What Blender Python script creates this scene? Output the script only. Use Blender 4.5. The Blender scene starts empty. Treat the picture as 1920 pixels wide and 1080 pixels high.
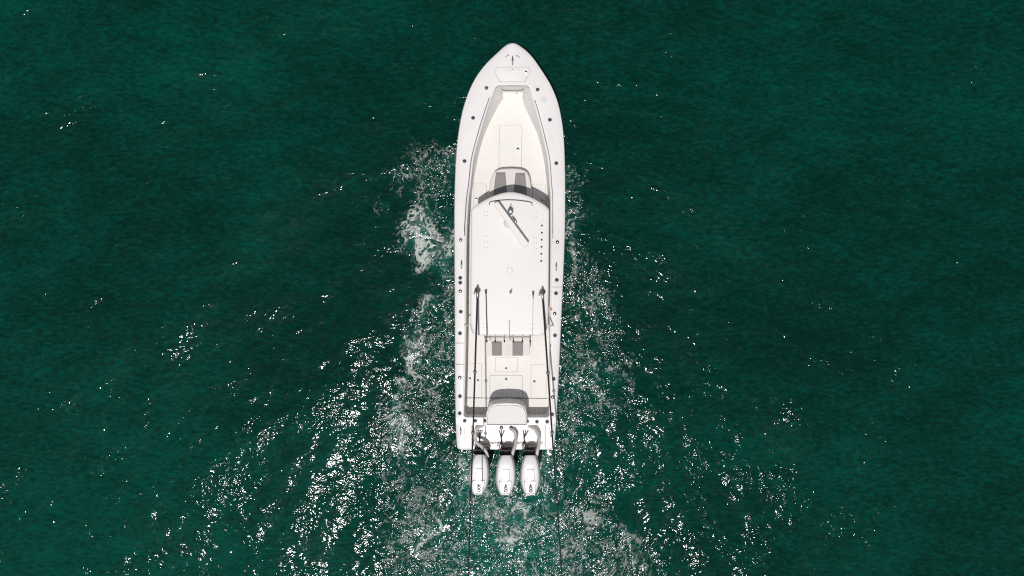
import bpy, bmesh, math, random
import numpy as np
from mathutils import Vector, Matrix
R = math.radians
random.seed(7)
sc = bpy.context.scene
COL = sc.collection

# ------------------------------------------------------------------ camera, sky, sun, exposure
CAM_H = 24.0                      # height of the drone above the water, metres
GS = 0.016                        # metres of water seen per photograph pixel
cam = bpy.data.cameras.new('camera'); camo = bpy.data.objects.new('camera', cam); COL.objects.link(camo)
camo.location = (0, 0, CAM_H); camo.rotation_euler = (0, 0, 0)
cam.sensor_width = 36; cam.lens = 36 * CAM_H / (1920 * GS); cam.clip_end = 20000
sc.camera = camo
TX, TY = 0.07, 0.295             # the sun stands aft and a little to port
sun_dir = Vector((-TX, -TY, 1)).normalized()
elev = math.asin(sun_dir.z); azim = math.atan2(sun_dir.x, sun_dir.y)
w = bpy.data.worlds.new("World"); sc.world = w; w.use_nodes = True
nt = w.node_tree; nt.nodes.clear()
sky = nt.nodes.new('ShaderNodeTexSky'); sky.sky_type = 'NISHITA'; sky.sun_disc = False
sky.sun_elevation = elev; sky.sun_rotation = azim
bg = nt.nodes.new('ShaderNodeBackground'); bg.inputs[1].default_value = 0.07
wo = nt.nodes.new('ShaderNodeOutputWorld')
hs = nt.nodes.new('ShaderNodeHueSaturation'); hs.inputs['Saturation'].default_value = 0.45
nt.links.new(sky.outputs[0], hs.inputs['Color']); nt.links.new(hs.outputs[0], bg.inputs[0]); nt.links.new(bg.outputs[0], wo.inputs[0])
sl = bpy.data.lights.new('sun', 'SUN'); sl.energy = 2.95; sl.angle = R(0.53); sl.color = (1, 0.965, 0.935)
so = bpy.data.objects.new('sun', sl); COL.objects.link(so); so.location = sun_dir * 60
so.rotation_euler = sun_dir.to_track_quat('Z', 'Y').to_euler()
sc.view_settings.view_transform = 'Standard'; sc.view_settings.look = 'None'
sc.view_settings.exposure = 0.0; sc.view_settings.gamma = 1
sc.view_settings.use_curve_mapping = False
sc.render.engine = 'CYCLES'
sc.cycles.use_denoising = False; sc.cycles.use_adaptive_sampling = False
sc.cycles.max_bounces = 6; sc.cycles.transparent_max_bounces = 8
sc.cycles.sample_clamp_direct = 0; sc.cycles.sample_clamp_indirect = 4
sc.cycles.filter_width = 1.2

# ------------------------------------------------------------------ helpers
def W(px, py, z=0.0):
    """world point at height z lying under photograph pixel px, py"""
    s = GS * (CAM_H - z) / CAM_H
    return Vector(((px - 960) * s, (540 - py) * s, z))

_PC = {}
def interp(tab, y):
    """smooth monotone curve (pchip) through a table of (y, x)"""
    k = id(tab)
    if k not in _PC:
        xs = np.array([t[0] for t in tab], float); v = np.array([t[1] for t in tab], float); h = np.diff(xs); d = np.diff(v) / h
        m_ = np.zeros(len(xs)); m_[0] = d[0]; m_[-1] = d[-1]
        for i in range(1, len(xs) - 1):
            if d[i - 1] * d[i] > 0:
                w1 = 2 * h[i] + h[i - 1]; w2 = h[i] + 2 * h[i - 1]; m_[i] = (w1 + w2) / (w1 / d[i - 1] + w2 / d[i])
        _PC[k] = (xs, v, m_, tab)
    xs, v, m_, _ = _PC[k]
    if y <= xs[0]: return float(v[0])
    if y >= xs[-1]: return float(v[-1])
    i = int(np.searchsorted(xs, y) - 1); i = max(0, min(i, len(xs) - 2)); h = xs[i + 1] - xs[i]; t = (y - xs[i]) / h
    return float((2 * t ** 3 - 3 * t ** 2 + 1) * v[i] + (t ** 3 - 2 * t ** 2 + t) * h * m_[i] + (-2 * t ** 3 + 3 * t ** 2) * v[i + 1] + (t ** 3 - t ** 2) * h * m_[i + 1])

MATS = {}
def mat(name, col, rough=0.5, metal=0.0, spec=0.5, bump=0.0, bscale=60.0, var=0.0, vscale=3.0, coat=0.0, col2=None):
    if name in MATS: return MATS[name]
    m = bpy.data.materials.new(name); m.use_nodes = True; n = m.node_tree; b = n.nodes['Principled BSDF']
    b.inputs['Base Color'].default_value = (*col, 1); b.inputs['Roughness'].default_value = rough
    b.inputs['Metallic'].default_value = metal; b.inputs['Specular IOR Level'].default_value = spec
    b.inputs['Coat Weight'].default_value = coat; b.inputs['Coat Roughness'].default_value = 0.15
    tc = n.nodes.new('ShaderNodeTexCoord')
    if var > 0:
        no = n.nodes.new('ShaderNodeTexNoise'); no.inputs['Scale'].default_value = vscale
        no.inputs['Detail'].default_value = 6; no.inputs['Roughness'].default_value = 0.6
        n.links.new(tc.outputs['Object'], no.inputs['Vector'])
        cr = n.nodes.new('ShaderNodeValToRGB')
        cr.color_ramp.elements[0].position = 0.3; cr.color_ramp.elements[1].position = 0.7
        c2 = col2 or tuple(c * (1 - var) for c in col)
        cr.color_ramp.elements[0].color = (*c2, 1); cr.color_ramp.elements[1].color = (*col, 1)
        n.links.new(no.outputs['Fac'], cr.inputs[0]); n.links.new(cr.outputs[0], b.inputs['Base Color'])
        mr = n.nodes.new('ShaderNodeMapRange'); mr.inputs['To Min'].default_value = rough * 0.8
        mr.inputs['To Max'].default_value = min(1, rough * 1.25)
        n.links.new(no.outputs['Fac'], mr.inputs['Value']); n.links.new(mr.outputs[0], b.inputs['Roughness'])
    if bump > 0:
        nb = n.nodes.new('ShaderNodeTexNoise'); nb.inputs['Scale'].default_value = bscale; nb.inputs['Detail'].default_value = 3
        n.links.new(tc.outputs['Object'], nb.inputs['Vector'])
        bp = n.nodes.new('ShaderNodeBump'); bp.inputs['Strength'].default_value = 1; bp.inputs['Distance'].default_value = bump
        n.links.new(nb.outputs['Fac'], bp.inputs['Height']); n.links.new(bp.outputs[0], b.inputs['Normal'])
    MATS[name] = m; return m

GEL = mat('gelcoat', (0.785, 0.755, 0.735), 0.32, var=0.05, vscale=1.3, coat=0.25)
NONSKID = mat('nonskid_deck', (0.78, 0.755, 0.72), 0.7, bump=0.0005, bscale=140, var=0.06, vscale=2.2)
INNER = mat('liner_gelcoat', (0.80, 0.775, 0.745), 0.45, var=0.05, vscale=2)
HARD = mat('hardtop_gelcoat', (0.765, 0.735, 0.71), 0.42, var=0.045, vscale=1.1, coat=0.1)
HULLM = mat('hull_paint', (0.78, 0.77, 0.76), 0.25, coat=0.4)
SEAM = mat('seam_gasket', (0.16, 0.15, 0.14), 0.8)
SEAML = mat('pale_seam', (0.38, 0.36, 0.34), 0.8)
STEEL = mat('stainless_steel', (0.55, 0.55, 0.56), 0.22, metal=1.0)
DSTEEL = mat('dull_steel', (0.28, 0.27, 0.27), 0.35, metal=0.9)
BLACK = mat('black_rubber', (0.018, 0.017, 0.018), 0.5, var=0.3, vscale=8)
CARBON = mat('carbon_pole', (0.03, 0.024, 0.026), 0.35, var=0.2, vscale=6)
VINYL = mat('cream_vinyl', (0.70, 0.65, 0.61), 0.55, bump=0.001, bscale=30, var=0.05, vscale=4)
QUILT = mat('grey_quilted_vinyl', (0.27, 0.25, 0.24), 0.6, var=0.18, vscale=14)
COWL = mat('engine_paint', (0.82, 0.80, 0.785), 0.28, coat=0.5, var=0.03, vscale=4)
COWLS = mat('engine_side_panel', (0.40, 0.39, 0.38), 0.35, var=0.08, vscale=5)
HOSE = mat('rigging_hose', (0.62, 0.59, 0.57), 0.45, var=0.12, vscale=12)
ORANGE = mat('orange_plastic', (0.45, 0.16, 0.05), 0.5)
INK = mat('dark_lettering', (0.03, 0.03, 0.032), 0.6)
GLASSM = mat('tinted_acrylic', (0.03, 0.035, 0.04), 0.08)
ALU = mat('white_powder_coat', (0.72, 0.70, 0.68), 0.4)
DRAB = mat('faint_cover', (0.60, 0.575, 0.55), 0.5)

def link(name, me, m, parent=None, smooth=False):
    o = bpy.data.objects.new(name, me); COL.objects.link(o)
    if m is not None: me.materials.append(m)
    if smooth: me.polygons.foreach_set('use_smooth', [True] * len(me.polygons))
    if parent is not None: o.parent = parent
    return o

def from_bm(name, bm, m, parent=None, smooth=False):
    me = bpy.data.meshes.new(name); bmesh.ops.recalc_face_normals(bm, faces=bm.faces[:]); bm.to_mesh(me); bm.free()
    return link(name, me, m, parent, smooth)

def rounded(pts, r, n=5):
    """round each corner of a pixel polygon; r = radius in pixels (one value or one per corner)"""
    out = []; N = len(pts)
    for i in range(N):
        p = Vector(pts[i]); a = Vector(pts[i - 1]); b = Vector(pts[(i + 1) % N])
        ri = r[i] if isinstance(r, (list, tuple)) else r
        if ri <= 0: out.append(tuple(p)); continue
        da = (a - p); db = (b - p); ka = min(ri, da.length * .49); kb = min(ri, db.length * .49)
        s = p + da.normalized() * ka; e = p + db.normalized() * kb
        for k in range(n + 1):
            t = k / n
            out.append(tuple(s * (1 - t) ** 2 + p * 2 * t * (1 - t) + e * t * t))
    return out

def grow(pts, d):
    cx = sum(p[0] for p in pts) / len(pts); cy = sum(p[1] for p in pts) / len(pts)
    hx = max(abs(p[0] - cx) for p in pts); hy = max(abs(p[1] - cy) for p in pts)
    return [(cx + (p[0] - cx) * (hx + d) / hx, cy + (p[1] - cy) * (hy + d) / hy) for p in pts]

def plate(name, pts, z0, z1, m, parent=None, bevel=0.008, taper=0.0, seg=2, smooth=False):
    """solid plate: outline of pixels seen at height z1, walls straight down to z0 (taper moves the foot outwards)"""
    top = [W(x, y, z1) for x, y in pts]
    c = sum(top, Vector()) / len(top)
    bm = bmesh.new()
    tv = [bm.verts.new(p) for p in top]
    bv = []
    for p in top:
        d = Vector((p.x - c.x, p.y - c.y, 0)); k = (d.length + taper) / max(d.length, 1e-6)
        bv.append(bm.verts.new((c.x + d.x * k, c.y + d.y * k, z0)))
    ft = bm.faces.new(tv); bm.faces.new(bv[::-1])
    N = len(tv)
    for i in range(N): bm.faces.new((tv[i], bv[i], bv[(i + 1) % N], tv[(i + 1) % N]))
    bmesh.ops.recalc_face_normals(bm, faces=bm.faces[:])
    if bevel > 0:
        es = [e for e in ft.edges]
        bmesh.ops.bevel(bm, geom=es, offset=bevel, segments=seg, profile=0.5, affect='EDGES', clamp_overlap=True)
    return from_bm(name, bm, m, parent, smooth)

def ring_tube(bm, pts, rad, n=8, close=False, caps=True):
    """tube through world points; rad = float or list"""
    P = [Vector(p) for p in pts]; rs = rad if isinstance(rad, (list, tuple)) else [rad] * len(P)
    rings = []; prev = None
    for i, p in enumerate(P):
        if close: t = P[(i + 1) % len(P)] - P[i - 1]
        else: t = P[min(i + 1, len(P) - 1)] - P[max(i - 1, 0)]
        t.normalize()
        if prev is None:
            ref = Vector((0, 0, 1)) if abs(t.z) < .9 else Vector((1, 0, 0)); a = t.cross(ref).normalized()
        else:
            a = (prev - t * prev.dot(t)).normalized()
        prev = a; b = t.cross(a)
        rings.append([bm.verts.new(p + (a * math.cos(q) + b * math.sin(q)) * rs[i]) for q in [2 * math.pi * k / n for k in range(n)]])
    L = len(rings)
    for i in range(L if close else L - 1):
        A = rings[i]; B = rings[(i + 1) % L]
        for k in range(n): bm.faces.new((A[k], A[(k + 1) % n], B[(k + 1) % n], B[k]))
    if caps and not close: bm.faces.new(rings[0][::-1]); bm.faces.new(rings[-1])

def tube(name, pts, rad, m, parent=None, n=8, close=False):
    bm = bmesh.new(); ring_tube(bm, pts, rad, n, close); return from_bm(name, bm, m, parent, True)

def spline(pts, k=8):
    P = [Vector(p) for p in pts]; out = []
    for i in range(len(P) - 1):
        p0 = P[max(i - 1, 0)]; p1 = P[i]; p2 = P[i + 1]; p3 = P[min(i + 2, len(P) - 1)]
        for j in range(k):
            t = j / k
            out.append(.5 * ((2 * p1) + (-p0 + p2) * t + (2 * p0 - 5 * p1 + 4 * p2 - p3) * t * t + (-p0 + 3 * p1 - 3 * p2 + p3) * t ** 3))
    out.append(P[-1]); return out

def lathe_mesh(name, prof, mats, n=20, cuts=None):
    """profile [(r, z, material index)]"""
    me = bpy.data.meshes.new(name); V = []; F = []; MI = []
    for r, z, _ in prof:
        for k in range(n): a = 2 * math.pi * k / n; V.append((r * math.cos(a), r * math.sin(a), z))
    for i in range(len(prof) - 1):
        for k in range(n):
            F.append((i * n + k, i * n + (k + 1) % n, (i + 1) * n + (k + 1) % n, (i + 1) * n + k)); MI.append(prof[i + 1][2])
    F.append(tuple(range((len(prof) - 1) * n, len(prof) * n))); MI.append(prof[-1][2])
    me.from_pydata(V, [], F); me.update()
    for m in mats: me.materials.append(m)
    me.polygons.foreach_set('material_index', MI)
    return me

def place(name, me, loc, rz=0, parent=None, rx=0, ry=0, s=1):
    o = bpy.data.objects.new(name, me); COL.objects.link(o); o.location = loc; o.rotation_euler = (rx, ry, rz)
    o.scale = (s, s, s)
    if parent is not None: o.parent = parent
    return o

# ------------------------------------------------------------------ numpy noise
def vnoise(x, y, seed=0):
    rng = np.random.RandomState(seed); T = rng.rand(256, 256)
    xi = np.floor(x).astype(int); yi = np.floor(y).astype(int); fx = x - xi; fy = y - yi
    fx = fx * fx * (3 - 2 * fx); fy = fy * fy * (3 - 2 * fy)
    a = T[xi % 256, yi % 256]; b = T[(xi + 1) % 256, yi % 256]; c = T[xi % 256, (yi + 1) % 256]; d = T[(xi + 1) % 256, (yi + 1) % 256]
    return (a * (1 - fx) + b * fx) * (1 - fy) + (c * (1 - fx) + d * fx) * fy
def fbm(x, y, seed, o=4, g=.5):
    s = 0; a = 1; t = 0
    for k in range(o): s = s + a * vnoise(x * 2 ** k + 17 * k, y * 2 ** k + 5 * k, seed + k); t += a; a *= g
    return s / t
def sstep(a, b, v):
    t = np.clip((v - a) / (b - a), 0, 1); return t * t * (3 - 2 * t)

# ------------------------------------------------------------------ where the wake lies (world metres, described on the water plane)
def blob(X, Y, px, py, rx, ry, amp, ang=0):
    c = W(px, py); dx = X - c.x; dy = Y - c.y; a = R(ang)
    u = (dx * math.cos(a) + dy * math.sin(a)) / (rx * GS); v = (-dx * math.sin(a) + dy * math.cos(a)) / (ry * GS)
    return amp * np.exp(-(u * u + v * v))
def ribbon(X, Y, pts, wd, amp):
    best = np.full(X.shape, 1e9)
    P = [W(*p) for p in pts]
    for a, b in zip(P[:-1], P[1:]):
        dx, dy = b.x - a.x, b.y - a.y; L = dx * dx + dy * dy
        t = np.clip(((X - a.x) * dx + (Y - a.y) * dy) / L, 0, 1)
        best = np.minimum(best, (X - a.x - t * dx) ** 2 + (Y - a.y - t * dy) ** 2)
    return amp * np.exp(-best / (wd * GS) ** 2)
def zone(X, Y, tabL, tabR, soft=30):
    """1 between two wavering edges given as pixel (y, x) tables"""
    py = 540 - Y / GS; px = 960 + X / GS
    wob = (fbm(X * .9 + 3, Y * .9, 91, 3) - .5) * 60
    L = np.interp(py, [t[0] for t in tabL], [t[1] for t in tabL]) + wob
    Rr = np.interp(py, [t[0] for t in tabR], [t[1] for t in tabR]) + wob
    ok = sstep(tabL[0][0] - 12, tabL[0][0] + 25, py)
    return sstep(-soft, soft, px - L) * sstep(-soft, soft, Rr - px) * ok

LW = ([(270, 842), (330, 760), (400, 800), (520, 800), (600, 765), (650, 735), (700, 745), (760, 722), (830, 705), (900, 745), (1000, 725), (1100, 700)],
      [(270, 862), (840, 862), (850, 872), (1100, 872)])
RW = ([(300, 1050), (842, 1034), (850, 1040), (1100, 1060)],
      [(300, 1074), (400, 1090), (470, 1112), (560, 1150), (640, 1165), (700, 1190), (760, 1185), (830, 1120), (880, 1090), (930, 1120), (1000, 1190), (1100, 1260)])
CW = ([(838, 862), (900, 850), (1000, 800), (1100, 760)], [(838, 1042), (930, 1080), (1000, 1150), (1100, 1210)])

def foam_density(X, Y):
    D = np.zeros(X.shape)
    D = np.maximum(D, .31 * zone(X, Y, *LW)); D = np.maximum(D, .29 * zone(X, Y, *RW)); D = np.maximum(D, .36 * zone(X, Y, *CW))
    for a in [(782, 428, 30, 40, .88, -20), (815, 478, 38, 30, .80, -30), (845, 445, 10, 40, .5), (790, 455, 18, 40, .4),
              (735, 330, 26, 30, .28), (722, 385, 14, 12, .45), (848, 310, 9, 34, .45), (790, 290, 50, 40, .22),
              (775, 675, 12, 22, .55), (745, 770, 14, 26, .50), (765, 800, 26, 12, .35), (805, 575, 14, 26, .38, -30),
              (1072, 425, 12, 22, .65), (1068, 490, 9, 30, .45), (1066, 330, 9, 34, .42), (1080, 690, 20, 40, .30), (1125, 560, 24, 30, .25),
              (1130, 700, 30, 18, .35), (1100, 730, 60, 20, .22), (1062, 780, 20, 60, .30),
              (952, 1018, 20, 8, .60, 12), (930, 1015, 16, 8, .35), (1052, 1038, 20, 6, .35, -8), (1008, 1036, 26, 8, .25), (1060, 935, 22, 10, .12, -35),
              (873, 880, 7, 34, .42, 8), (868, 920, 8, 30, .30, -20), (1022, 872, 9, 34, .40), (1030, 1000, 12, 30, .2),
              (905, 960, 10, 50, .22), (975, 950, 8, 36, .22), (830, 900, 30, 30, .15), (800, 990, 60, 40, .15), (1180, 1000, 14, 36, .30, 25),
              (680, 670, 22, 40, .16), (760, 640, 30, 30, .2)]:
        D = D + blob(X, Y, *a)
    for p, wd, a in [([(806, 552), (782, 610), (770, 650), (766, 700), (748, 735), (736, 765), (728, 790), (748, 815), (764, 840)], 4, .5),
                     ([(1016, 935), (1028, 970), (1050, 1005)], 3, .5), ([(952, 930), (962, 975)], 3, .4), ([(930, 1012), (905, 1025)], 3, .55),
                     ([(975, 935), (980, 1000)], 3, .3), ([(1090, 960), (1140, 985), (1175, 1015), (1190, 1070)], 5, .2),
                     ([(862, 925), (820, 985), (780, 1030)], 5, .30), ([(838, 480), (830, 520)], 3, .7),
                     ([(850, 520), (842, 600), (848, 700)], 8, .2)]:
        D = D + ribbon(X, Y, p, wd, a)
    return D

def chop(X, Y):
    """how rough the small ripples are"""
    C = np.zeros(X.shape)
    C = np.maximum(C, zone(X, Y, *LW)); C = np.maximum(C, zone(X, Y, *RW)); C = np.maximum(C, zone(X, Y, *CW))
    for a in [(780, 330, 50, 60, .5), (720, 390, 24, 16, .4), (700, 900, 120, 110, .18), (440, 880, 150, 70, .22, 25), (620, 1000, 170, 90, .10), (330, 1020, 160, 60, .16),
              (480, 800, 130, 60, .3, 30), (250, 950, 200, 100, .16), (655, 720, 30, 60, .4), (590, 560, 20, 60, .1), (715, 640, 24, 30, .5, 30),
              (1245, 850, 30, 50, .5, 20), (1385, 860, 100, 60, .85, -35), (1455, 930, 40, 70, .85, 25), (1330, 720, 26, 90, .5, 15), (1560, 960, 90, 60, .3, -30), (1590, 760, 60, 30, .3, -20), (1180, 250, 60, 16, .35, -40), (1245, 780, 26, 60, .4), (960, 1180, 10, 10, 0), (1350, 650, 40, 90, .2), (1190, 830, 60, 60, .35),
              (1300, 1040, 120, 60, .25), (1190, 270, 50, 20, .3, -20), (1140, 640, 60, 90, .4), (1200, 900, 50, 90, .35, 20), (1590, 740, 60, 40, .1)]:
        C = C + blob(X, Y, *a)
    return C

# ------------------------------------------------------------------ water: one sheet to the horizon, real waves
def water_axis(lo, hi, st):
    core = np.arange(lo, hi + 1e-6, st); k = 1.32 ** np.arange(1, 34) * .25; o = np.cumsum(k)
    o = o * (6000 / o[-1]) * (np.linspace(0.02, 1, len(o)) ** 1.0) + np.linspace(.3, 3, len(o))
    return np.concatenate([(lo - o)[::-1], core, hi + o])
gx = water_axis(-17, 17, .055); gy = water_axis(-10.5, 10.5, .055)
X, Y = np.meshgrid(gx, gy, indexing='ij')
rng = np.random.RandomState(3)
Zw = np.zeros(X.shape); fade = np.exp(-np.maximum(0, np.maximum(np.abs(X) - 17, np.abs(Y) - 10.5)) / 12)
for k in range(70):
    lam = 0.45 * (9 / .45) ** rng.rand(); ang = R(-55 + rng.randn() * 38); kk = 2 * math.pi / lam
    amp = 0.0052 * lam ** 0.9 * (.5 + rng.rand())
    Zw += amp * np.sin(kk * (X * math.cos(ang) + Y * math.sin(ang)) + rng.rand() * 6.28)
Cp = chop(X, Y)
inwake = np.clip(Cp, 0, 1)
Zc = (fbm(X * 3.2, Y * 2.6, 31, 3) - .5) * .06
Zw = Zw * .30 + Zc * inwake
# Kelvin arms trailing off both quarters
for sx in (-1, 1):
    ax = W(850 if sx < 0 else 1060, 520)
    along = -(Y - ax.y)
    d = (X - ax.x) * sx * .94 - along * .36
    Zw += .008 * np.sin(d * 6.5 + fbm(X * .6, Y * .6, 12, 2) * 5) * np.exp(-(d / (1.2 + .25 * np.maximum(along, 0))) ** 2) * sstep(0, 2.5, along)
Zw *= fade
nx, ny = X.shape
co = np.stack([X, Y, Zw], -1).reshape(-1, 3).astype(np.float32)
idx = np.arange(nx * ny).reshape(nx, ny)
q = np.stack([idx[:-1, :-1], idx[1:, :-1], idx[1:, 1:], idx[:-1, 1:]], -1).reshape(-1, 4).astype(np.int32)
def mesh_np(name, co, q):
    me = bpy.data.meshes.new(name); me.vertices.add(len(co)); me.vertices.foreach_set('co', co.ravel())
    me.loops.add(len(q) * 4); me.loops.foreach_set('vertex_index', q.ravel())
    me.polygons.add(len(q)); me.polygons.foreach_set('loop_start', np.arange(0, len(q) * 4, 4, dtype=np.int32))
    me.polygons.foreach_set('use_smooth', np.ones(len(q), dtype=bool)); me.update(); me.validate(); return me
wm = mesh_np('water', co, q)
def attr(me, name, v):
    a = me.attributes.new(name, 'FLOAT', 'POINT'); a.data.foreach_set('value', v.astype(np.float32).ravel())
attr(wm, 'chop', Cp)
attr(wm, 'ripple', 1 - blob(X, Y, 520, 420, 300, 230, .62) - blob(X, Y, 250, 560, 200, 130, .15) + blob(X, Y, 200, 950, 260, 200, .22) + blob(X, Y, 1600, 850, 260, 260, .2) - blob(X, Y, 600, 100, 300, 150, .3) - blob(X, Y, 1300, 520, 110, 110, .25) - blob(X, Y, 1340, 330, 200, 160, .2) + blob(X, Y, 120, 300, 200, 200, .25) + blob(X, Y, 670, 860, 130, 200, .22))
aer = np.clip(np.maximum(foam_density(X, Y) - .18, 0) * .8 + blob(X, Y, 950, 960, 110, 110, .55) + blob(X, Y, 950, 1080, 160, 80, .4) + blob(X, Y, 880, 880, 22, 50, .35)
              + blob(X, Y, 1022, 880, 22, 50, .35), 0, 1.2)
attr(wm, 'aeration', aer)
# light refracted by waves, painted as broad green tone: paler bottom left and top left, deeper to the right
wave_tone = .38 + blob(X, Y, 150, 1050, 420, 260, .30) + blob(X, Y, 200, 120, 420, 200, .18) + blob(X, Y, 1850, 100, 300, 200, .08) + blob(X, Y, 1400, 1050, 300, 120, .1) \
    + blob(X, Y, 560, 1000, 300, 200, .12) - blob(X, Y, 1500, 500, 420, 260, .12) - blob(X, Y, 560, 330, 260, 200, .1)
attr(wm, 'wave_light_tone', wave_tone)

m = bpy.data.materials.new('sea_water'); m.use_nodes = True; n = m.node_tree; L = n.links; b = n.nodes['Principled BSDF']
def N(t, **k):
    o = n.nodes.new(t)
    for a, v in k.items(): setattr(o, a, v)
    return o
def math_(op, a, b_=None, clamp=False):
    o = N('ShaderNodeMath', operation=op, use_clamp=clamp)
    for i, v in enumerate((a, b_)):
        if v is None: continue
        if isinstance(v, (int, float)): o.inputs[i].default_value = v
        else: L.new(v, o.inputs[i])
    return o.outputs[0]
geo = N('ShaderNodeNewGeometry')
def noise(scale, detail=2, rough=.5, rot=0, stretch=1, dist=0, w=0):
    mp = N('ShaderNodeMapping'); mp.inputs['Rotation'].default_value = (0, 0, R(rot)); mp.inputs['Scale'].default_value = (1, stretch, 1)
    mp.inputs['Location'].default_value = (w, w * 1.7, 0)
    L.new(geo.outputs['Position'], mp.inputs['Vector'])
    t = N('ShaderNodeTexNoise', noise_dimensions='2D'); t.inputs['Scale'].default_value = scale; t.inputs['Detail'].default_value = detail
    t.inputs['Roughness'].default_value = rough; t.inputs['Distortion'].default_value = dist
    L.new(mp.outputs[0], t.inputs['Vector']); return t.outputs['Fac']
def at(nm):
    a = N('ShaderNodeAttribute', attribute_type='GEOMETRY', attribute_name=nm); return a.outputs['Fac']
ac = at('chop'); ar_ = at('ripple'); aa = at('aeration'); at_ = at('wave_light_tone')
# gusts: patches where the ripples are stronger
gust = math_('MULTIPLY', math_('SUBTRACT', noise(.45, 3, .6, 35, 1.5, 0, 4), .40), 4.0, True)
amp1 = math_('ADD', math_('MULTIPLY', gust, .62), .34)
r1 = noise(1.9, 2, .55, 35, 1.7, .3)                 # half-metre ripples
r2 = noise(5.5, 2, .5, 20, 1.5, .4, 9)               # hand-width ripples
r3 = noise(13, 1, .5, 0, 1.2, .2, 3)
h = math_('MULTIPLY', r1, .050)
h = math_('ADD', h, math_('MULTIPLY', r2, .0165))
h = math_('ADD', h, math_('MULTIPLY', r3, .0068))
h = math_('MULTIPLY', math_('MULTIPLY', h, amp1), ar_)
rc = noise(13.0, 2, .6, 0, 1.0, .4, 21)
rd = noise(3.2, 3, .6, 60, 1.3, .5, 41)
acc = math_('MULTIPLY', math_('MINIMUM', ac, 1.15), math_('ADD', math_('MULTIPLY', math_('SUBTRACT', noise(1.0, 3, .6, 10, 1.2, .3, 77), .40), 4.0, True), .18))
h = math_('ADD', h, math_('MULTIPLY', math_('MULTIPLY', rc, .0135), acc))
h = math_('ADD', h, math_('MULTIPLY', math_('MULTIPLY', rd, .03), acc))
bp = N('ShaderNodeBump'); bp.inputs['Strength'].default_value = 1; bp.inputs['Distance'].default_value = 1
L.new(h, bp.inputs['Height']); L.new(bp.outputs[0], b.inputs['Normal'])
# body colour: suspended green, light on the ripples painted in as streaks, paler where bubbles are
st1 = noise(4.2, 8, .76, 38, 2.4, .2, 2); st3 = noise(.85, 5, .6, 42, 2.6, .15, 31); st2 = noise(.2, 5, .6, 20, 1.4, .2, 7)
tv = math_('ADD', math_('MULTIPLY', math_('SUBTRACT', st1, .5), 2.7), math_('ADD', math_('MULTIPLY', math_('SUBTRACT', st2, .5), 1.1), math_('MULTIPLY', math_('SUBTRACT', st3, .5), .8)))
tv = math_('ADD', tv, at_, True)
cr = N('ShaderNodeValToRGB'); e = cr.color_ramp.elements
e[0].position = 0; e[0].color = (0, 0.018, 0.0125, 1); e[1].position = 1; e[1].color = (0, 0.056, 0.037, 1)
e2 = cr.color_ramp.elements.new(.4); e2.color = (0, 0.0295, 0.0195, 1)
L.new(tv, cr.inputs[0])
an = noise(3.5, 6, .7, 85, 1.8, 1.2, 11)
af = math_('MULTIPLY', aa, math_('MULTIPLY', math_('SUBTRACT', an, .34), 3.0, True), True)
mx = N('ShaderNodeMix', data_type='RGBA'); L.new(af, mx.inputs['Factor']); L.new(cr.outputs[0], mx.inputs['A'])
mx.inputs['B'].default_value = (0.010, 0.15, 0.115, 1); L.new(mx.outputs['Result'], b.inputs['Base Color'])
b.inputs['Subsurface Weight'].default_value = 0; b.inputs['Subsurface Radius'].default_value = (.3, .5, .5); b.inputs['Subsurface Scale'].default_value = 1
b.inputs['Roughness'].default_value = 0.08; b.inputs['IOR'].default_value = 1.333; b.inputs['Specular IOR Level'].default_value = .27
wm.materials.append(m)
wo_ = bpy.data.objects.new('water', wm); COL.objects.link(wo_); wo_['kind'] = 'structure'

# ------------------------------------------------------------------ foam floating on the wake: its own lace of faces just above the surface
c0 = W(640, 1330); c1 = W(1280, 220)
fs = .016
fx = np.arange(c0.x, c1.x, fs); fy = np.arange(c0.y, c1.y, fs)
FX, FY = np.meshgrid(fx, fy, indexing='ij')
wx = (fbm(FX * 1.8, FY * 1.8, 51, 3) - .5) * .9; wy = (fbm(FX * 1.8 + 9, FY * 1.8, 61, 3) - .5) * .9
n1 = 1 - np.abs(2 * fbm((FX + wx) * 5.0, (FY + wy) * 4.0, 71, 3, .6) - 1) * 3.2
n2 = 1 - np.abs(2 * fbm((FX + wx * .6) * 14, (FY + wy * .6) * 12, 81, 3, .6) - 1) * 3.0
n3 = fbm(FX * 24, FY * 24, 101, 2, .6)
n4 = fbm(FX * 1.1, FY * .8, 111, 3)
lace = .42 * np.clip(n1, 0, 1) + .44 * np.clip(n2, 0, 1) + .26 * n3 + .5 * (n4 - .5)
D = foam_density(FX + wx * .75, FY + wy * .75) * (.36 + 1.42 * fbm(FX * 1.7, FY * 1.4, 161, 4))
D = D / (1 + (D / .85) ** 4) ** .25
cover = sstep(1.02, 1.46, lace * 1.3 + D * .80)
speck = sstep(.70, .86, vnoise(FX * 27, FY * 27, 131)) * sstep(.45, .62, fbm(FX * 2.2, FY * 2.2, 141, 3)) * sstep(.15, .38, D) * .55
cover *= np.clip(.34 + 1.3 * (D - .38), .30, 1)
cover = np.maximum(cover, speck)
cover *= sstep(.04, .2, D)
cover *= 1 - sstep(1110, 1310, 540 - FY / GS)
cover *= 1 - .85 * sstep(.50, .60, fbm((FX + wx * .5) * 5.5, (FY + wy * .5) * 4.4, 151, 3))
wz = np.interp(FX.ravel(), gx, np.arange(len(gx))); wy_ = np.interp(FY.ravel(), gy, np.arange(len(gy)))
i0 = np.floor(wz).astype(int); j0 = np.floor(wy_).astype(int); fi = wz - i0; fj = wy_ - j0
i1 = np.minimum(i0 + 1, nx - 1); j1 = np.minimum(j0 + 1, ny - 1)
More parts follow.
